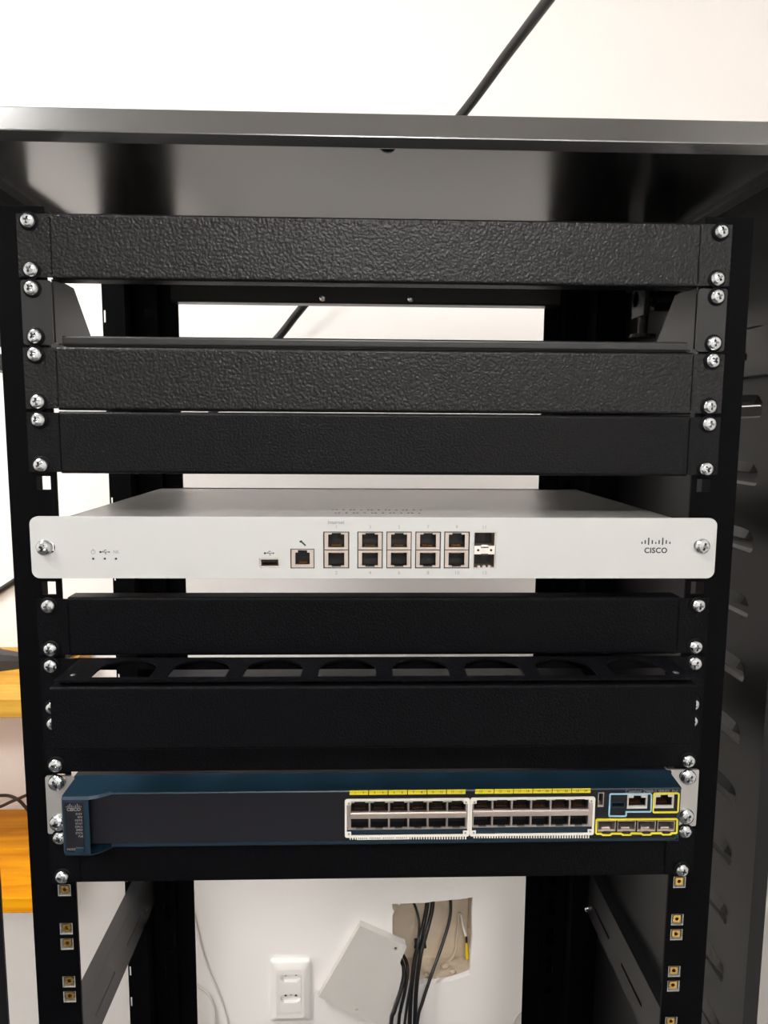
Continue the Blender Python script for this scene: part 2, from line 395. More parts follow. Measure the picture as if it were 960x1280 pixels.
# quarter-turn latch of the side panel, near the top
lx, lz = .29, at(806, 386, 0.19)[1]
yl = .225
bm = B(); lathe(bm, [(.011, .2985), (.011, .279), (.008, .276), (.008, .262)], 18, 'x', (0, yl, -.012))
box(bm, .262, .268, yl-.022, yl+.010, -.030, -.002, bev=.001)
lathe(bm, [(.013, -.050), (.013, -.047), (.005, -.046), (.005, -.028)], 18, 'z', (.268, yl-.006, 0))
box(bm, .262, .296, yl-.010, yl+.03, .0, .034)
obj('panel_latch', bm, 'rack_black', rack)
# rear rails: folded channel with square holes and slotted outer flange
for s, xin, xout in ((-1, -.236, -.312), (1, .2135, .307)):
    bm = B(); yb = .385
    xm = xin + s*.022
    xe = xin + s*.052
    h0, h1 = sorted((xm+s*.0055, xm+s*.0155))
    punched_strip(bm, xm, xe, ZB, .0436, yb, yb+.002, (h0, h1), .0047, [zh(u, k) for u in range(1, 22) for k in (0, 1)])
    box(bm, xin, xm, yb+.012, yb+.014, ZB, .0436)                         # inner return
    box(bm, xm, xm+s*.0015, yb+.002, yb+.014, ZB, .0436)
    box(bm, xe-s*.0015, xe, yb-.030, yb, ZB, .0436)                       # web towards the front
    slots = [rect(yb-.0285, yb-.026, zh(u, 0)-.016, zh(u, 0)) for u in range(1, 22)]
    slots = [rrect(xout+.0012 if s < 0 else xout-.0042, xout-.0012 if s > 0 else xout+.0036, zh(u, 0)-.016, zh(u, 0)-.002, .0006, 2) for u in range(1, 22)]
    plate(bm, rect(min(xe-s*.0015, xout), max(xe-s*.0015, xout), ZB, .0436), slots, yb-.032, yb-.030)
    box(bm, xm+s*.002, xm+s*.034, yb+.020, yb+.022, ZB, .0436)            # stiffener behind the holes
    rr = obj('rear_rail', bm, 'rail_black', rack)
    xb_, zb_ = at(180 if s < 0 else 735, 1138, yb-.034)
    screw(rr, xb_, yb-.032, zb_, False, .9)
# rear top bar with two screws
bm = B(); sweep(bm, channel_prof(.372, .0290, .0055, .02, .02, .0015, .003), -.238, .226)
bar = obj('rear_bar', bm, 'rack_black', rack)
for px in (403, 513):
    x, z = at(px, 359, .370); screw(bar, x, .372, .0115, False, .8)
# base frame
for y in (.005, .385): obj('base_bar', bbox(-.30, .30, y, y+.03, ZF, ZB+.03), 'rack_black', rack)
for s in (-1, 1): obj('base_beam', bbox(s*.30, s*.27, .035, .385, ZF, ZB+.03), 'rack_black', rack)

# ------------------------------------------------------------------ blank panels
def ears(bm, ztop, zbot, y=-.0016, xin=.2190):
    for s in (-1, 1):
        z0_, z1_ = zbot+.0004, ztop-.0004; e = s*.2412
        hs = []
        for z in (ztop-.0062, ztop-.0373):
            if z > zbot: hs.append(rrect(s*HX-.0048, s*HX+.0048, z-.0035, z+.0035, .0033, 4))
        plate(bm, rect(min(e, s*xin), max(e, s*xin), z0_, z1_), hs, y, y+.0014)
def blank_panel(u, label, material, flange=.015):
    t = thing('blank_panel', label, 'blank panel', (0, 0, zt(u)-U), 'black blanking panels in the rack')
    bm = B(); a, b = zt(u)-.0003, zt(u)-U+.0005
    sweep(bm, channel_prof(-.0016, a, b, flange, flange), -.2195, .2195)
    ears(bm, a-.0006, b+.0006, xin=.2188)
    obj('panel', bm, material, t)
    for s in (-1, 1):
        for k in (0, 1): screw(t, s*HX, -.0016, zh(u, k))
blank_panel(1, 'coarse black blanking panel directly under the rack roof', 'powder_coarse')
blank_panel(3, 'coarse black blanking panel just below the open shelf lip', 'powder_coarse')
blank_panel(4, 'fine-grained black blanking panel with its lower edge above the silver appliance', 'powder_medium')
blank_panel(7, 'black blanking panel between the silver appliance and the cable organiser', 'powder_fine_dim')
blank_panel(11, 'lowest black blanking panel, right under the blue switch', 'powder_fine_dim')

# ------------------------------------------------------------------ shelf in unit 2
t = thing('rack_shelf', 'black cantilever rack shelf with angled side brackets in the second unit', 'shelf', (0, 0, zt(3)))
bm = bbox(-.2195, .2195, .004, .24, -.0862, -.0848); obj('tray', bm, 'shelf_black', t)
prof = channel_prof(.003, -.0795, -.0862, .006, .010, .0012, .0018)
obj('front_lip', sweep(B(), prof, -.2165, .2165), 'shelf_black', t)
for s in (-1, 1):
    bm = B()
    plate(bm, [(.002, -.0425), (.018, -.0415), (.037, -.0420), (.078, -.0845), (.002, -.0845)], [], s*.2215, s*.2203, YZ)
    obj('side_bracket', bm, 'shelf_black', t)
    bm = B(); x0_, x1_ = (-.2405, -.2204) if s < 0 else (.2204, .2405)
    hs = [rrect(s*HX-.0045, s*HX+.0045, zh(2, k)-.0034, zh(2, k)+.0034, .0032, 4) for k in (0, 1)]
    plate(bm, rrect(x0_, x1_, zt(3)+.0006, zt(2)-.0004, .002, 3), hs, -.0016, 0)
    obj('mounting_ear', bm, 'shelf_black', t)
    for k in (0, 1): screw(t, s*HX, -.0016, zh(2, k))

# ------------------------------------------------------------------ RJ45 jack meshes (notch upwards; origin at the centre of the front)
def mesh_from(bm, name, material):
    bmesh.ops.recalc_face_normals(bm, faces=bm.faces[:]); me = bpy.data.meshes.new(name); bm.to_mesh(me); bm.free(); me.materials.append(MATS[material]); return me
def jack_meshes(w, h, side, top, bottom, notch, name, mt, d=.010, pins=8):
    """shield frame with T shaped mouth, black cavity box, gold contacts"""
    x0, x1, z0, z1 = -w/2, w/2, -h/2, h/2
    mouth = [(x0+side, z0+bottom), (x1-side, z0+bottom), (x1-side, z1-top), (notch/2, z1-top), (notch/2, z1-top*.25), (-notch/2, z1-top*.25), (-notch/2, z1-top), (x0+side, z1-top)]
    bm = plate(B(), rect(x0, x1, z0, z1), [mouth], 0, .0015)
    sh = mesh_from(bm, name, mt)
    bm = B(); e = .0004
    box(bm, x0+e, x1-e, d-.001, d, z0+e, z1-e); box(bm, x0+e, x0+.0011, .0015, d, z0+e, z1-e); box(bm, x1-.0011, x1-e, .0015, d, z0+e, z1-e)
    box(bm, x0+e, x1-e, .0015, d, z0+e, z0+.0011); box(bm, x0+e, x1-e, .0015, d, z1-.0009, z1-e)
    cv = mesh_from(bm, 'cavity', 'cavity')
    bm = B(); pw = (w-2*side)*.62
    for i in range(pins):
        x = -pw/2 + pw*(i+.5)/pins; box(bm, x-.00016, x+.00016, .0040, .0085, z0+bottom+.0001, z0+bottom+.0013)
    ct = mesh_from(bm, 'contacts', 'gold')
    return sh, cv, ct
def jack(parent, meshes, x, y, z, flip=False, name='ethernet_port'):
    r = (0, math.pi, 0) if flip else (0, 0, 0)
    o = inst(name, meshes[0], parent, (x, y, z), r)
    for nm, me in (('cavity', meshes[1]), ('contacts', meshes[2])):
        c = bpy.data.objects.new(nm, me); COL.objects.link(c); c.parent = o
    return o

# ------------------------------------------------------------------ silver appliance
YA = -.0045
t = thing('network_appliance', 'silver one-unit network security appliance with ten paired ethernet ports', 'network appliance', (0, 0, -.2465))
def A(px, py): return at(px, py, YA)
AZ0, AZ1 = -.2468, -.2033
cols = [(404, 436.6), (446.6, 478.6), (483, 514.6), (519, 551), (555, 587)]
holes, fr = [], []
def hr(px0, px1, py0, py1):
    a, b = A(px0, (py0+py1)/2), A(px1, (py0+py1)/2); c, d_ = A((px0+px1)/2, py0), A((px0+px1)/2, py1)
    return a[0], b[0], d_[1], c[1]
ports = [hr(a, b, 664.5, 710.7) for a, b in cols]; cons = hr(363, 393, 686, 710.7); usb = hr(324.2, 349.7, 697.6, 709.6); sfp = hr(591.7, 619.7, 664.8, 710.3)
for r4 in ports + [cons, usb, sfp]: holes.append(rect(*r4))
scr = [A(55.7, 684.3), A(877.3, 682)]
for x, z in ((scr[0][0]+.0014, scr[0][1]), scr[1]): holes.append(rrect(x-.0058, x+.0058, z-.0040, z+.0040, .0039, 6))
dots = [A(px, 698.5) for px in (116.5, 131, 145)]
for x, z in dots: holes.append([(x+.0009*math.cos(a*math.pi/4), z+.0009*math.sin(a*math.pi/4)) for a in range(8)])
bm = plate(B(), rrect(-.2417, .2420, AZ0, AZ1, .0055, 6), holes, YA, YA+.0030)
# soften the outer rim
fp = obj('front_plate', bm, 'silver_paint', t)
md = fp.modifiers.new('bevel', 'BEVEL'); md.width = .0005; md.segments = 2; md.limit_method = 'ANGLE'; md.angle_limit = 1.0
bm = B(); xb0, xb1 = -.2205, .2165
box(bm, xb0, xb1, .24, .2515, AZ0+.001, AZ1-.0016); box(bm, xb0, xb1, YA+.003, .2515, AZ1-.0028, AZ1-.0016)
box(bm, xb0, xb1, YA+.003, .2515, AZ0+.001, AZ0+.0022); box(bm, xb0, xb0+.0012, YA+.003, .2515, AZ0+.001, AZ1-.0016); box(bm, xb1-.0012, xb1, YA+.003, .2515, AZ0+.001, AZ1-.0016)
obj('chassis', bm, 'silver_top', t)
bm = B()                                             # dark inner bulkhead behind the openings
box(bm, xb0+.0012, xb1-.0012, .016, .018, AZ0+.0022, AZ1-.0028); obj('bulkhead', bm, 'cavity', t)
bm = B()                                             # light pipes
for x, z in dots: lathe(bm, [(.0008, YA+.0026), (.0008, YA+.0006)], 8, 'y', (x, 0, z))
obj('status_lights', bm, 'print_dark', t)
w, h = .0176, .0127
JA_up = jack_meshes(.0166, .0122, .0026, .0014, .0016, .0066, 'ethernet_port', 'port_metal')
JA_c = jack_meshes(cons[1]-cons[0]-.0014, cons[3]-cons[2]-.0012, .0026, .0022, .0022, .0066, 'ethernet_port', 'port_metal')
frame_bm = lambda r4, e: plate(B(), rect(*r4), [rect(r4[0]+e, r4[1]-e, r4[2]+e, r4[3]-e)], YA+.0008, YA+.009)
for r4 in ports:
    cx = (r4[0]+r4[1])/2; cz = (r4[2]+r4[3])/2
    jack(t, JA_up, cx, YA+.0006, cz+.0064); jack(t, JA_up, cx, YA+.0006, cz-.0064, True)
    bm = frame_bm((r4[0]+.0001, r4[1]-.0001, r4[2]+.0001, r4[3]-.0001), .0007); obj('port_gasket', bm, 'cavity', t)
jack(t, JA_c, (cons[0]+cons[1])/2, YA+.0006, (cons[2]+cons[3])/2, False, 'console_port')
obj('port_gasket', frame_bm(cons, .0006), 'cavity', t)
# USB socket
x0, x1, z0, z1 = usb
bm = plate(B(), rect(x0+.0001, x1-.0001, z0+.0001, z1-.0001), [rect(x0+.0012, x1-.0012, z0+.0012, z1-.0012)], YA+.0006, YA+.012); u = obj('usb_port', bm, 'port_metal', t)
obj('tongue', bbox(x0+.002, x1-.002, YA+.002, YA+.012, (z0+z1)/2, (z0+z1)/2+.0016), 'cavity', u)
# SFP cage pair with the clip between
x0, x1, z0, z1 = sfp; cx = (x0+x1)/2; cz = (z0+z1)/2
bm = B(); plate(bm, rect(x0+.0001, x1-.0001, z0+.0001, z1-.0001), [rect(x0+.0007, x1-.0009, cz+.003, z1-.0007), rect(x0+.0007, x1-.0009, z0+.0006, cz-.003)], YA+.0006, YA+.014)
sf = obj('sfp_cage', bm, 'port_metal', t)
for zc, sg in (((cz+.003+z1)/2, 1), ((cz-.003+z0)/2, -1)):
    obj('cage_cavity', bbox(x0+.0008, x1-.001, YA+.0135, YA+.0145, zc-.0045, zc+.0045), 'cavity', sf)
bm = bbox(x0+.0007, x1-.0010, YA-.0002, YA+.0008, cz-.0030, cz+.0030)
box(bm, cx-.0024, cx+.0024, YA-.0008, YA+.0005, cz+.0024, cz+.0038, bev=.0002)
obj('latch_plate', bm, 'outline_white', sf)
bm = B(); box(bm, cx-.0026, cx+.0026, YA-.0006, YA, cz+.0017, cz+.0024); box(bm, cx-.0026, cx+.0026, YA-.0006, YA, cz-.0040, cz-.0026)
for s in (-1, 1): lathe(bm, [(.0009, YA), (.0009, YA-.0004)], 8, 'y', (cx+s*.0046, 0, cz))
obj('latch_marks', bm, 'print_dark', sf)
bm = B()
for k in (-1, 0, 1): box(bm, cx+k*.0038-.0010, cx+k*.0038+.0010, YA+.0012, YA+.004, z0+.0007, z0+.0018)
obj('spring_fingers', bm, 'port_metal', sf)
# lettering
TY = YA-.00002
for i, (a, b) in enumerate(cols):
    x, z = A((a+b)/2, 659); text('port_number', str(2*i+1), .0036, x, TY, z, 'print_grey', t)
    x, z = A((a+b)/2, 716); text('port_number', str(2*i+2), .0036, x, TY, z, 'print_grey', t)
x, z = A(605.5, 659); text('port_number', '11', .0036, x, TY, z, 'print_grey', t)
x, z = A(605.5, 716); text('port_number', '12', .0036, x, TY, z, 'print_grey', t)
x, z = A(420, 653); text('port_name', 'Internet', .0036, x, TY, z, 'print_grey', t, bold=True)
x, z = A(819.6, 688.3); text('maker_name', 'CISCO', .0055, x, TY, z, 'print_dark', t, bold=True, sx=.98, space=1.08)
bm = B()
for px, p0, p1 in ((802.5,677,680),(806.6,675,680),(811,672,681.3),(815.5,675,680),(819.8,677.3,680),(824,675,680),(828.6,672,681.3),(833,675,680),(837.4,677,680)):
    a, b = A(px, p0), A(px, p1); x = a[0]
    plate(bm, rrect(x-.00045, x+.00045, b[1], a[1], .0004, 2), [], TY-.0001, TY)
obj('logo_bars', bm, 'print_dark', t)
# small icons: power ring, usb trident, NS, wrench
bm = B(); x, z = A(116.5, 690)
plate(bm, [(x+.0016*math.cos(a*math.pi/8), z+.0016*math.sin(a*math.pi/8)) for a in range(16)], [[(x+.0012*math.cos(a*math.pi/8), z+.0012*math.sin(a*math.pi/8)) for a in range(16)]], TY-.0001, TY)
box(bm, x-.0002, x+.0002, TY-.0001, TY, z+.0004, z+.0022); obj('power_icon', bm, 'print_grey', t)
def usb_icon(px, py):
    bm = B(); x, z = A(px, py)
    box(bm, x-.0030, x+.0028, TY-.0001, TY, z-.0002, z+.0002); lathe(bm, [(.0008, TY), (.0008, TY-.0001)], 8, 'y', (x-.003, 0, z))
    plate(bm, [(x+.0026, z-.0007), (x+.0038, z), (x+.0026, z+.0007)], [], TY-.0001, TY)
    for s in (-1, 1):
        plate(bm, [(x-.0012*s-.001, z), (x-.0012*s-.0006, z), (x+.0006, z+s*.0012), (x+.0012, z+s*.0012), (x+.0012, z+s*.0016), (x+.0002, z+s*.0016)], [], TY-.0001, TY)
    obj('usb_icon', bm, 'print_dark', t)
usb_icon(131, 690); usb_icon(336.5, 691.5)
x, z = A(145, 690); text('status_name', 'NS', .0032, x, TY, z, 'print_grey', t)
bm = B(); x, z = A(378.5, 679)
plate(bm, [(x-.0022, z+.0016), (x-.0008, z+.0022), (x-.0002, z+.0012), (x+.0024, z-.0014), (x+.0016, z-.0022), (x-.001, z+.0003), (x-.0024, z+.0006)], [], TY-.0001, TY)
obj('wrench_icon', bm, 'print_dark', t)
# vent slots in the lid (two dashed rows)
bm = B(); zt_ = AZ1-.0016
for i in range(26):
    px = 415+i*4.2; a = abs((i % 9)-4)/4
    for row, yv in ((0, .055), (1, .035)):
        if (i*7+row*3) % 5 < 3:
            xx = (px-467)/1.52e3; box(bm, xx-.0008, xx+.0008, yv-.002*(1-a*.5), yv+.002*(1-a*.5), zt_, zt_+.00012)
tag(obj('lid_vents', bm, 'print_dark', t), kind='stuff')
for (x, z) in scr: screw(t, x, YA, z, False, 1.15)

# ------------------------------------------------------------------ cable organiser, two units
t = thing('cable_organizer', 'black two-unit cable organiser with round slots behind a plain cover', 'cable organiser', (0, 0, zt(10)))
OZ1, OZ0, OY = zt(8)-.0012, zt(10)+.0008, -.046
bm = B()
hs = [rrect(s*HX-.0048, s*HX+.0048, zh(u_, k)-.0035, zh(u_, k)+.0035, .0033, 4) for s in (-1, 1) for u_ in (8, 9) for k in (0, 1)]
hs.append(rect(-.212, .212, OZ1-.034, OZ1-.0085))
plate(bm, rect(-.2412, .2412, OZ0, OZ1), hs, -.0016, 0); obj('back_plate', bm, 'powder_fine_dim', t)
bm = B(); zp = OZ1-.0016
slots = []
for k in range(8):
    cx = (k-3.5)*.0503+.004; pts = []
    for i in range(13):
        a = math.pi*i/12; pts.append((cx+.0195*math.cos(a), -.0245+.0205*math.sin(a)))
    pts += [(cx-.0195, -.0395), (cx+.0195, -.0395)]; slots.append(pts)
plate(bm, rrect(-.2125, .2125, OY+.0005, -.0016, .001, 2), slots, zp, zp+.0014, XY); obj('slotted_top', bm, 'powder_fine_dim', t)
bm = B()
c0, c1 = at(480, 856.5, OY)[1], at(480, 934, OY)[1]
xl, xr = at(65, 890, OY)[0], at(868, 890, OY)[0]
sweep(bm, channel_prof(OY-.0018, c0, c1, .012, .010, .0014, .0018), xl, xr); obj('cover', bm, 'powder_fine_dim', t)
for s in (-1, 1):
    bm = B(); lathe(bm, [(.0022, zp+.0014), (.0022, zp+.0020), (.001, zp+.0026)], 10, 'z', (s*.2035, OY+.010, 0)); obj('rivet', bm, 'recess', t, True)
    for u_ in (8, 9):
        for k in (0, 1): screw(t, s*HX, -.0016, zh(u_, k))

# ------------------------------------------------------------------ blue switch
YS = -.027
t = thing('network_switch', 'dark blue twenty-four port network switch with yellow and white outlined ports', 'network switch', (0, 0, zt(11)))
def S(px, py): return at(px, py, YS)
def sr(px0, px1, py0, py1):
    my, mx = (py0+py1)/2, (px0+px1)/2
    return S(px0, my)[0], S(px1, my)[0], S(mx, py1)[1], S(mx, py0)[1]
SZ1 = S(480, 988)[1]; SZ0 = S(480, 1056)[1]; SX0, SX1 = S(82, 1025)[0], S(850, 1020)[0]
zl1, zl0 = SZ1, SZ0-.0010
obj('chassis', bbox(-.2195, .2195, -.004, .25, zt(11)+.0006, SZ1+.0006), 'switch_face', t)
# blue shell: top, bottom, right cheek
bm = B()
xbL = S(109, 1025)[0]
sweep(bm, [(YS, SZ1-.0009), (YS+.0004, SZ1-.0002), (YS+.001, SZ1), (-.004, SZ1+.0018), (-.004, SZ1-.0016), (YS, SZ1-.0013)], xbL+.016, SX1)
sweep(bm, [(YS, SZ0+.0030), (YS, SZ0+.001), (YS+.001, SZ0), (-.004, SZ0-.001), (-.004, SZ0+.0030)], xbL+.016, SX1)
box(bm, SX1-.0030, SX1, YS, -.004, SZ0, SZ1, bev=.0006)
obj('shell', bm, 'switch_blue', t)
# protruding left block, blending into the shell
bm = B(); yl = YS-.0065
prof = lambda y, e: [(y, SZ1-.0015+e*0), (y+.0014, SZ1+.0003), (-.004, SZ1+.0018), (-.004, SZ0-.001), (y+.0012, SZ0-.0004-e), (y, SZ0+.0012-e)]
st_ = [(SX0, yl+.0015, .0), (SX0+.0012, yl, .0018), (xbL+.004, yl, .0018), (xbL+.010, yl+.0022, .0012), (xbL+.017, YS, 0)]
rings = [[bm.verts.new((x, y, z)) for y, z in prof(yy, e)] for x, yy, e in st_]
for i, (a, b) in enumerate(zip(rings, rings[1:])):
    for k in range(6):
        if i >= 2 and k == 5: continue
        bm.faces.new((a[k], a[(k+1) % 6], b[(k+1) % 6], b[k]))
bm.faces.new(rings[0]); obj('badge_block', bm, 'switch_blue', t)
# dark face with openings
YFc = YS+.0004
blk = [sr(434, 584.5, 1001, 1043), sr(590.5, 740.5, 999.5, 1041.5)]
pA = sr(784, 809.5, 993.5, 1011); pB = sr(818, 842.5, 992.5, 1010.5); slot = sr(747.5, 755, 991, 1009); usb = sr(763.5, 782, 1003, 1010.5)
sf = [sr(a, b, 1026.5, 1040) for a, b in ((747.5, 770), (772, 795), (797, 820), (822, 844))]
hs = [rect(*r4) for r4 in blk + [pA, pB, slot, usb] + sf]
bm = plate(B(), rect(xbL-.0005, SX1-.0030, SZ0+.0030, SZ1-.0012), hs, YFc, YFc+.002); face = obj('face_panel', bm, 'switch_face', t)
obj('inner_wall', bbox(xbL, SX1-.003, -.0115, -.0100, SZ0+.003, SZ1-.004), 'cavity', t)
# two blocks of twelve jacks
cw = .0137
for bi, (r4, seps) in enumerate(zip(blk, ((437.6, 461, 485, 509, 533, 557.5, 583), (591, 615.8, 640, 663.6, 688, 712, 736)))):
    zr = [S(480, p - (1.3 if bi else 0))[1] for p in (1001.5, 1016.3, 1022.3, 1037.0)]
    wj = (S(seps[6], 1020)[0]-S(seps[0], 1020)[0])/6
    hj = zr[0]-zr[1]; hj2 = zr[2]-zr[3]
    key = ('j', bi)
    J1 = jack_meshes(wj-.0001, hj, .0005, .0012, .0006, .0075, 'ethernet_port', 'port_metal')
    J2 = jack_meshes(wj-.0001, hj2, .0005, .0012, .0006, .0055, 'ethernet_port', 'port_metal')
    for k in range(6):
        x = S(seps[0], 1020)[0] + wj*(k+.5)
        jack(t, J1, x, YFc-.0004, (zr[0]+zr[1])/2); jack(t, J2, x, YFc-.0004, (zr[2]+zr[3])/2, True)
    xa, xb_ = S(seps[0], 1020)[0], S(seps[6], 1020)[0]
    obj('centre_bar', bbox(xa, xb_, YFc-.0012, YFc+.004, zr[2], zr[1], bev=.0003), 'port_metal', t)
    for xx0, xx1 in ((r4[0]+.0002, xa), (xb_, r4[1]-.0002)): obj('block_side', bbox(xx0, xx1, YFc-.0006, YFc+.004, zr[3], zr[0]), 'port_metal', t)
    obj('lower_strip', bbox(r4[0]+.0002, r4[1]-.0002, YFc+.0003, YFc+.003, r4[2]+.0002, zr[3]-.0003), 'switch_blue', t)
    # raised cream outline with corner screw lugs
    o4 = sr(*((431, 587, 998.2, 1046) if bi == 0 else (587.4, 743, 996.5, 1044.2)))
    bm = plate(B(), rrect(*o4, .0016, 3), [rrect(o4[0]+.0015, o4[1]-.0015, o4[2]+.0015, o4[3]-.0015, .0008, 2)], YFc-.0009, YFc)
    for cx in (o4[0]+.0027, o4[1]-.0027):
        for cz in (o4[2]+.0027, o4[3]-.0027): box(bm, cx-.0018, cx+.0018, YFc-.0010, YFc-.0001, cz-.0016, cz+.0016, bev=.0003)
    ol = obj('port_outline', bm, 'outline_white', t)
    bm = B()
    for cx in (o4[0]+.0029, o4[1]-.0029):
        for cz in (o4[2]+.0029, o4[3]-.0029): lathe(bm, [(.0008, YFc-.0010), (.0008, YFc-.0013), (.0004, YFc-.0014)], 8, 'y', (cx, 0, cz))
    obj('corner_pins', bm, 'print_grey', ol)
    # yellow number strip: six labels
    for k in range(6):
        p0, p1 = ((437+k*24.35, 437+k*24.35+23.2) if bi == 0 else (594+k*24.2, 594+k*24.2+23.2))
        l4 = sr(p0, p1, (988.3 if bi == 0 else 986.8)-k*.2, (993.6 if bi == 0 else 992.2)-k*.2)
        lo = obj('number_label', bbox(l4[0], l4[1], YFc-.0004, YFc+.0001, l4[2], l4[3]), 'outline_yellow', t)
        for q, fx in ((0, .30), (1, .74)):
            n = bi*12 + k*2 + q + 1
            text('number', str(n), .0024, l4[0]+(l4[1]-l4[0])*fx, YFc-.00045, (l4[2]+l4[3])/2, 'print_dark', lo, depth=.00006)
    # comb of cooling slots along the bottom
    bm = B(); p0, p1 = (513, 582) if bi == 0 else (592, 736)
    n = int((p1-p0)/3.25)
    for i in range(n+1):
        q = sr(p0+i*3.25, p0+i*3.25+1.6, 1045.2-(1.3 if bi else 0), 1049.2-(1.3 if bi else 0)); box(bm, q[0], q[1], YFc-.0004, YFc, q[2], q[3])
    if bi == 0:
        for i in range(3): q = sr(437+i*3.2, 438.6+i*3.2, 1046, 1049.6); box(bm, q[0], q[1], YFc-.0004, YFc, q[2], q[3])
    tag(obj('vent_comb', bm, 'outline_white', t), kind='stuff')
q = sr(446, 512, 1045.4, 1049.6); lab = obj('serial_label', bbox(q[0], q[1], YFc-.0003, YFc, q[2], q[3]), 'outline_white', t)
bm = B()
for i in range(26):
    xx = q[0]+.001+i*.00135; hgt = (.0005, .0007, .0006)[i % 3]
    if i % 7 != 5: box(bm, xx, xx+.0008, YFc-.0004, YFc-.0003, (q[2]+q[3])/2-hgt, (q[2]+q[3])/2+hgt)
tag(obj('label_print', bm, 'print_grey', lab), kind='stuff')
# uplink ports on the right
def jk(r4, nm='uplink_port'):
    J = jack_meshes(r4[1]-r4[0]-.0002, r4[3]-r4[2]-.0002, .0010, .0022, .0018, .0056, nm, 'port_plastic'); jack(t, J, (r4[0]+r4[1])/2, YFc-.0003, (r4[2]+r4[3])/2, False, nm)
jk(pA); jk(pB)
def ring(pts, wd, material, nm):
    n = len(pts); ins = []
    for i in range(n):
        p0, p1, p2 = Vector(pts[i-1]), Vector(pts[i]), Vector(pts[(i+1) % n])
        d1, d2 = (p1-p0).normalized(), (p2-p1).normalized(); n1, n2 = Vector((-d1.y, d1.x)), Vector((-d2.y, d2.x)); bi_ = (n1+n2).normalized()
        ins.append(tuple(p1 + bi_*wd/max(.4, bi_.dot(n1))))
    return obj(nm, plate(B(), pts, [ins], YFc-.0008, YFc), material, t)
def loopS(px): return [S(a, b) for a, b in px]
# counter-clockwise seen from the front (x right, z up)
ring(loopS([(760.5, 1019), (760.8, 1020.8), (781.5, 1021), (783.3, 1019.5), (783.6, 1015.6), (812.5, 1015.4), (814.4, 1013.8), (815, 993.2), (813.5, 991.4), (763.4, 991.8), (761.7, 993.3)]), .0009, 'outline_blue', 'console_outline')
ring(rrect(*sr(815.8, 848.8, 990.8, 1016.2), .0016, 3), .0011, 'outline_yellow', 'management_outline')
ring(loopS([(743.8, 1041.5), (745.5, 1043.2), (751, 1043.2), (753, 1044.6), (763, 1044.6), (765, 1043), (776, 1043), (778, 1044.4), (788, 1044.4), (790, 1042.8), (801, 1042.8), (803, 1044.2), (813, 1044.2), (815, 1042.6), (826, 1042.5), (828, 1043.9), (838, 1043.9), (840, 1042.4), (845, 1042.3), (846.8, 1040.7), (847.4, 1024.5), (846, 1022.8), (746, 1023.4), (744.5, 1025)]), .0012, 'outline_yellow', 'fibre_outline')
for r4 in sf:
    bm = plate(B(), rect(r4[0]+.0001, r4[1]-.0001, r4[2]+.0001, r4[3]-.0001), [rect(r4[0]+.0005, r4[1]-.0005, r4[2]+.0006, r4[3]-.0005)], YFc+.0002, YFc+.012); so = obj('fibre_slot', bm, 'port_metal', t)
    bm = plate(B(), [(r4[0]+.0006, YFc+.001), (r4[1]-.0006, YFc+.001), (r4[1]-.0006, YFc+.011), (r4[0]+.0006, YFc+.011)], [], r4[2]+.0007, r4[2]+.0011, XY)
    cxx = (r4[0]+r4[1])/2; box(bm, cxx-.0032, cxx+.0032, YFc+.002, YFc+.007, r4[2]+.0011, r4[2]+.0024, bev=.0004); obj('latch_spring', bm, 'port_metal', so)
    bm = bbox(cxx-.0022, cxx+.0022, YFc-.0010, YFc+.0004, r4[2]-.0011, r4[2]+.0003); obj('latch_notch', bm, 'cavity', so)
bm = plate(B(), rect(*[v+e for v, e in zip(usb, (.0001, -.0001, .0001, -.0001))]), [rect(usb[0]+.0010, usb[1]-.0010, usb[2]+.0012, usb[3]-.0008)], YFc-.0001, YFc+.008); obj('usb_port', bm, 'switch_blue', t)
bm = plate(B(), rect(slot[0]+.0001, slot[1]-.0001, slot[2]+.0001, slot[3]-.0001), [rect(slot[0]+.0006, slot[1]-.0006, slot[2]+.0014, slot[3]-.0006)], YFc-.0002, YFc+.006); obj('mini_usb_port', bm, 'port_metal', t)
x, z = S(850, 987.2); text('model_name', 'Catalyst 2960-S', .0036, S(782, 987.4)[0], YFc-.0001, SZ1-.0027, 'print_pale', t, 'LEFT', depth=.0001)
text('series_name', 'SERIES  PoE+', .0030, S(823, 987.4)[0], YFc-.0001, SZ1-.0027, 'print_pale', t, 'LEFT', depth=.0001)
# badge: recessed dark plate, logo, status list, mode button
q = [at(81.8, 1028, yl)[0], at(104.6, 1028, yl)[0], SZ0+.0016, SZ1-.0030]
bp_ = obj('badge_plate', plate(B(), rrect(*q, .0012, 3), [], yl-.0003, yl+.0004), 'switch_face', t)
qc = (q[0]+q[1])/2; TYb = yl-.00032
bm = B()
for i, hh in enumerate((.0008, .0015, .0026, .0015, .0008, .0015, .0026, .0015, .0008)): box(bm, qc+(i-4)*.00125-.0002, qc+(i-4)*.00125+.0002, TYb-.0001, TYb, q[3]-.0036, q[3]-.0036+hh)
obj('logo_bars', bm, 'print_pale', bp_)
text('maker_name', 'CISCO', .0032, qc, TYb, q[3]-.0052, 'print_pale', bp_, bold=True, depth=.00008)
for i, s_ in enumerate(('SYST', 'RPS', 'MSTR', 'STAT', 'DPLX', 'SPED', 'STCK', 'PoE')):
    text('status_name', s_, .0021, q[1]-.0006, TYb, q[3]-.0086-i*.00232, 'print_pale', bp_, 'RIGHT', depth=.00008)
text('mode_name', 'MODE', .0021, q[0]+.0034, TYb, q[2]+.0018, 'print_pale', bp_, depth=.00008)
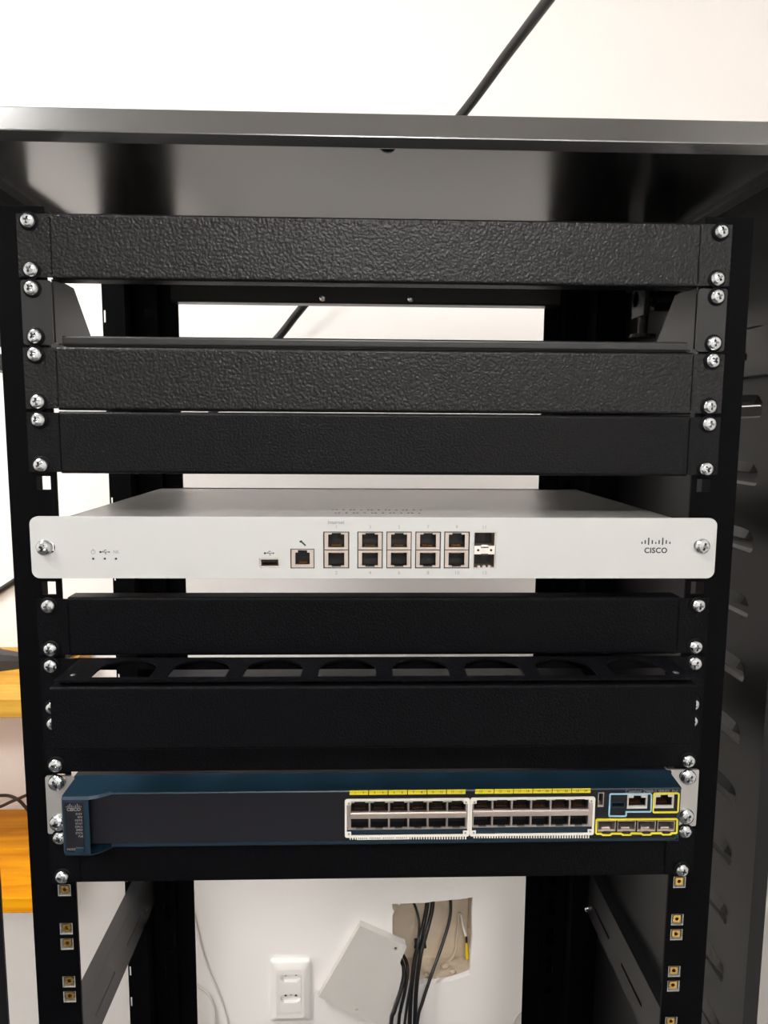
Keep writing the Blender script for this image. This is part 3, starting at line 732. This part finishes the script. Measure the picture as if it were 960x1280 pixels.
obj('mode_button', bbox(qc+.0001, q[1]-.0002, yl-.0014, yl, q[2]+.0004, q[2]+.0036, bev=.0004), 'switch_blue', bp_)
# rack ears
for s in (-1, 1):
    bm = B()
    zt_e, zb_e = at(70, 970.5, -.002)[1] if s < 0 else at(868, 962, -.002)[1], at(72, 1042, -.002)[1] if s < 0 else at(860, 1032.5, -.002)[1]
    xo = s*.2412; xi = s*.2165
    hs = [rrect(s*HX-.0062, s*HX+.0062, z-.0040, z+.0040, .0038, 5) for z in (zh(10, 0), zh(10, 1)-.001)]
    hs.append([(s*.2225+.0016*math.cos(a*math.pi/6), (zt_e+zb_e)/2+.0016*math.sin(a*math.pi/6)) for a in range(12)])
    ear = obj('rack_ear', plate(bm, rrect(min(xo, xi), max(xo, xi), zb_e, zt_e, .0012, 3), hs, -.0022, -.0002), 'ear_steel', t)
    obj('ear_fold', bbox(xi, xi+s*.0015, -.0002, .08, zb_e, zt_e), 'ear_steel', t)
    for k in (0, 1): screw(t, s*(HX+.0004), -.0022, zh(10, k)-.0005, False, 1.25)

# ------------------------------------------------------------------ wall outlet
x0, z1 = at(337.8, 1197.5, YW); x1, z0 = at(388.5, 1272, YW)
t = thing('wall_outlet', 'white double power outlet plate on the wall below the switch', 'outlet', ((x0+x1)/2, YW, (z0+z1)/2))
ix0, iz1 = at(349, 1213, YW); ix1, iz0 = at(377.5, 1260, YW)
bm = B()
lv = [(rrect(x0, x1, z0, z1, .004, 3), YW-.0005), (rrect(x0, x1, z0, z1, .004, 3), YW-.006), (rrect(x0+.003, x1-.003, z0+.003, z1-.003, .004, 3), YW-.008), (rrect(ix0-.005, ix1+.005, iz0-.010, iz1+.010, .006, 3), YW-.0115), (rrect(ix0, ix1, iz0, iz1, .002, 3), YW-.0115)]
rs = [[bm.verts.new((a, y, b)) for a, b in l] for l, y in lv]
for a, b in zip(rs, rs[1:]):
    n = len(a)
    for i in range(n): bm.faces.new((a[i], a[(i+1) % n], b[(i+1) % n], b[i]))
bm.faces.new(rs[0])
obj('cover_plate', bm, 'plastic_white', t)
socks = []
for pc in (1222.5, 1248.5):
    cx, cz = at(363, pc, YW-.0115); wd, hd = .0180, .0085
    socks.append([(cx-wd, cz-hd*.45), (cx-wd*.62, cz-hd), (cx+wd*.62, cz-hd), (cx+wd, cz-hd*.45), (cx+wd, cz+hd*.45), (cx+wd*.62, cz+hd), (cx-wd*.62, cz+hd), (cx-wd, cz+hd*.45)])
bm = plate(B(), rect(ix0+.0004, ix1-.0004, iz0+.0004, iz1-.0004), socks, YW-.0112, YW-.002); obj('insert', bm, 'plastic_white', t)
for sk, pc in zip(socks, (1222.5, 1248.5)):
    cx, cz = at(363, pc, YW-.0115)
    pins = [[(cx+dx+.0024*math.cos(a*math.pi/5), cz+dz+.0024*math.sin(a*math.pi/5)) for a in range(10)] for dx, dz in ((-.0095, .0005), (0, .003), (.0095, .0005))]
    so = obj('socket', plate(B(), [(a+(cx-a)*.01, b+(cz-b)*.01) for a, b in sk], pins, YW-.0050, YW-.0035), 'plastic_white', t)
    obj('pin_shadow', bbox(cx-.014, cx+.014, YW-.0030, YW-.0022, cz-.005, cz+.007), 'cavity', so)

# ------------------------------------------------------------------ loose lid over the wall opening
yc = YW-.016
lp = [at(px, py, yc) for px, py in ((450, 1157.5), (507, 1181.5), (508.5, 1184), (501.5, 1199.5), (500, 1204), (502.5, 1211), (501.5, 1224), (497.5, 1240), (491, 1256), (487.5, 1272), (484, 1287), (398.5, 1246.5))]
t = thing('junction_box_lid', 'loose white square lid hanging crooked beside the wall opening', 'lid', (lp[-1][0], yc, lp[-1][1]))
hs = []
for px, py, r in ((494.5, 1186, .0032), (445.5, 1262, .0028)):
    cx, cz = at(px, py, yc); hs.append([(cx+r*math.cos(a*math.pi/5), cz+r*math.sin(a*math.pi/5)) for a in range(10)])
bm = plate(B(), lp, hs, yc, yc+.004); lid = obj('lid_plate', bm, 'lid_white', t)
bm = B()
A_, B_, C_ = Vector(lp[0]), Vector(lp[1]), Vector(lp[-1])
for p, q in ((A_, B_), (A_, C_)):
    d_ = (q-p).normalized(); n_ = Vector((-d_.y, d_.x)) if p is A_ and q is B_ else Vector((d_.y, -d_.x))
    n_ = n_ if n_.dot((B_+C_)/2-A_) > 0 else -n_
    pts = [p, q, q+n_*.003, p+n_*.003]
    plate(bm, [tuple(v) for v in pts], [], yc+.004, yc+.015)
obj('lid_rim', bm, 'lid_white', t)

# ------------------------------------------------------------------ cables in and below the opening
def wall_cable(name, label, px, ys, r, material='cable_black', group=None, down=True):
    pts = []
    for (a, b), y in zip(px, ys):
        x, z = at(a, b, y); pts.append((x, y, z))
    if down:
        p = pts[-1]; pts.append((p[0]-.004, p[1]-.01, p[2]-.12)); pts.append((p[0]-.002, p[1]-.006, max(ZF+r+.002, p[2]-.21)))
    o = obj(name, tube(B(), pts, r, 10, 6), material, None, True, loc=pts[0]); return tag(o, label, 'cable', group)
g = 'black cables from the wall opening'
wall_cable('black_cable', 'thick black cable, left of the bundled pair hanging from the wall opening', [(534, 1124), (533, 1138), (526.5, 1168), (518.5, 1200), (514, 1240), (512, 1280)], [.745, .74, .725, .698, .686, .684], .0041, group=g)
wall_cable('black_cable', 'thick black cable, right of the bundled pair hanging from the wall opening', [(541, 1122), (540, 1138), (534, 1162), (526, 1192), (520.5, 1235), (518.5, 1280)], [.745, .74, .725, .698, .686, .684], .0041, group=g)
wall_cable('black_cable', 'thin black cable joining the bundle at its tie inside the opening', [(517, 1128), (521.5, 1140), (524, 1155), (522.5, 1178), (518.5, 1205), (513.5, 1230), (506, 1280)], [.735, .730, .720, .694, .686, .681, .676], .0024, group=g)
wall_cable('black_cable', 'single black cable curving down on the right inside the opening', [(563, 1120), (563.5, 1138), (560.5, 1156), (551, 1186), (539.5, 1218), (529, 1250), (521.5, 1280)], [.75, .745, .735, .715, .690, .676, .670], .0030, group=g)
wall_cable('black_cable', 'black cable emerging from behind the crooked lid, outer left strand', [(492, 1184), (498, 1193), (503.5, 1206), (505, 1222), (499.5, 1244), (493, 1264), (489, 1280)], [.752, .732, .704, .692, .680, .674, .672], .0036, group=g)
wall_cable('black_cable', 'black cable emerging from behind the crooked lid, inner strand', [(497, 1184), (502, 1191), (508, 1202), (509.5, 1216), (506, 1240), (501, 1262), (498.5, 1280)], [.756, .738, .712, .700, .688, .682, .680], .0030, group=g)
x, z = at(525.5, 1180, .714)
bm = B(); plate(bm, rrect(x-.0105, x+.0105, z-.0022, z+.0022, .001, 2), [rrect(x-.0095, x+.0095, z-.0015, z+.0015, .0005, 2)], .705, .727)
box(bm, x-.0122, x-.0102, .704, .708, z-.0016, z+.0016, bev=.0004)
tag(obj('cable_tie', bm, 'cable_black', None, loc=(x, .714, z)), 'small black tie clip around the bundled cables in the wall opening', 'cable tie')
pts = [(*at(580, 1146, .765),), (*at(578, 1160, .755),), (*at(583, 1172, .74),)]
t = thing('wire_end', 'yellow wire end with pale lead inside the wall opening', 'wire', (at(583, 1185, .735)[0], .735, at(583, 1185, .735)[1]))
bm = tube(B(), [(at(576, 1142, .76)[0], .76, at(576, 1142, .76)[1]), (at(579, 1158, .75)[0], .75, at(579, 1158, .75)[1]), (at(583, 1172, .738)[0], .738, at(583, 1172, .738)[1])], .0026, 8); obj('pale_lead', bm, 'cable_white', t, True)
bm = tube(B(), [(at(583, 1175, .737)[0], .737, at(583, 1175, .737)[1]), (at(583.5, 1186, .733)[0], .733, at(583.5, 1186, .733)[1]), (at(584.5, 1198, .731)[0], .731, at(584.5, 1198, .731)[1])], lambda t_: .0018+.0030*t_, 8); obj('yellow_sleeve', bm, 'wire_yellow', t, True)
bm = tube(B(), [(at(583, 1171, .736)[0], .736, at(583, 1171, .736)[1]), (at(583, 1178, .7345)[0], .7345, at(583, 1178, .7345)[1])], .0022, 8); obj('wire_tip', bm, 'cable_black', t, True)
# pale wires along the wall, left and right
def thin(label, px, y, r): return wall_cable('thin_wire', label, px, [y]*len(px), r, 'cable_white', 'thin pale wires against the wall', down=False)
thin('thin pale wire sweeping down the wall left of the outlet, longer curve', [(236, 1120), (244, 1150), (252, 1185), (262, 1215), (274, 1243), (284, 1275), (290, 1310)], YW-.003, .0018)
thin('thin pale wire making a short hook low on the wall beside the rear rail', [(236, 1225), (250, 1234), (262, 1245), (268, 1262), (268.5, 1282), (266, 1310)], YW-.0045, .0020)
thin('thin pale wire looping low on the wall by the right rear rail', [(640, 1310), (641, 1284), (646, 1270), (655, 1263), (668, 1262)], YW-.003, .0018)
# diagonal cable behind the rack roof
pts = []
for px, py, y in ((748, -84, .20), (685, 0, .30), (632, 70, .38), (580, 140, .45), (480, 262, .54), (378, 384, .61), (346, 424, .635), (262, 520, .67), (225, 560, YW-.008), (195, 590, YW-.008)):
    x, z = at(px, py, y); pts.append((x, y, z))
p = pts[-1]; pts += [(p[0]-.01, p[1], p[2]-.15), (p[0]-.01, p[1], p[2]-.6)]
tag(obj('black_cable', tube(B(), pts, .0062, 12, 6), 'cable_black', None, True, loc=pts[0]), 'black cable running diagonally behind the rack roof towards the ceiling', 'cable')
pts = []
for px, py in ((-60, 776), (-20, 751), (0, 738), (17, 727), (40, 712), (56, 705)):
    x, z = at(px, py, YW-.006); pts.append((x, YW-.006, z))
tag(obj('black_cable', tube(B(), pts, .0048, 10, 5), 'cable_black', None, True, loc=pts[0]), 'short dark cable on the wall left of the silver appliance', 'cable')

# ------------------------------------------------------------------ pine wall shelves at the left
def board(label, z, y0, th, x1, wd):
    t = thing('wall_shelf', label, 'shelf', (-.85, YW, z-th))
    n = 4; dy = (YW-.001-y0)/n
    for k in range(n):
        obj('plank', bbox(-1.3, x1, y0+k*dy+.0003, y0+(k+1)*dy-.0003, z-th+random.uniform(0, .0003), z-random.uniform(0, .0004), bev=.0008), wd, t)
    bm = bbox(-1.0, -.97, YW-.18, YW-.001, z-th-.006, z-th); box(bm, -1.0, -.97, YW-.007, YW-.001, z-th-.16, z-th); obj('bracket', bm, 'rack_black', t)
zu = at(15, 808.5, YW)[1]; zl = at(15, 1011, YW)[1]
board('upper pine wall shelf left of the rack with a black plug on it', zu, .462, .027, -.475, 'pine')
board('lower pine wall shelf left of the rack, stained deep orange', zl, .458, .023, -.462, 'pine_orange')
# black plug lying on the upper board
def wedge(bm, sec):
    rings = [[bm.verts.new(p) for p in s_] for s_ in sec]
    for a, b in zip(rings, rings[1:]):
        n = len(a)
        for i in range(n): bm.faces.new((a[i], a[(i+1) % n], b[(i+1) % n], b[i]))
    bm.faces.new(rings[0]); bm.faces.new(rings[-1][::-1])
t = thing('power_adapter', 'black power plug lying on the upper pine shelf', 'plug', (-.585, .56, zu))
bm = B(); sec = []
for x, w_, h_ in ((-.70, .030, .026), (-.62, .032, .028), (-.585, .028, .026), (-.560, .020, .021), (-.535, .012, .014)):
    cy = .575+(x+.7)*.18; sec.append([(x, cy-w_, zu), (x, cy+w_, zu), (x, cy+w_*.9, zu+h_*.8), (x, cy+w_*.5, zu+h_), (x, cy-w_*.5, zu+h_), (x, cy-w_*.9, zu+h_*.7)])
wedge(bm, sec); obj('plug_body', bm, 'device_black', t)
obj('plug_cable', tube(B(), [(-.538, .604, zu+.007), (-.51, .612, zu+.006), (-.49, .63, zu+.005), (-.485, .66, zu+.004)], .0035, 8), 'cable_black', t, True)
bm = B(); pts = [(-.72, .50, zu+.004), (-.60, .495, zu+.004), (-.545, .515, zu+.0035)]
tag(obj('cable_end', tube(B(), pts, lambda q_: .0042-.002*q_, 8), 'cable_black', None, True, loc=pts[0]), 'short black cable end near the front of the upper pine shelf', 'cable')
def loop(label, px, y, r):
    pts = []
    for a, b in px:
        x, z = at(a, b, y); pts.append((x, y, max(z, zl+r)))
    return tag(obj('coiled_cable', tube(B(), pts, r, 8, 6), 'cable_brown', None, True, loc=pts[0]), label, 'cable', 'dark cables on the lower shelf')
loop('dark cable arching over the lower pine shelf and bending down', [(-45, 1004), (-20, 997), (0, 994.5), (12, 995), (23, 1000), (31, 1008), (36, 1014)], .655, .0027)
loop('dark cable rising straight across the arched one on the lower shelf', [(-45, 1018), (-20, 1014), (0, 1008.5), (12, 1003), (24, 998), (36, 993), (50, 990)], .648, .0027)
cx, cz = at(17, 1146.5, .52)
bm = B(); lathe(bm, [(.012, zl-.0231), (.012, zl-.030), (.009, zl-.034), (.002, zl-.035)], 18, 'z', (cx, .50, 0))
tag(obj('round_puck', bm, 'plastic_white', None, True, loc=(cx, .50, zl-.023)), 'small round white puck under the lower pine shelf', 'puck')
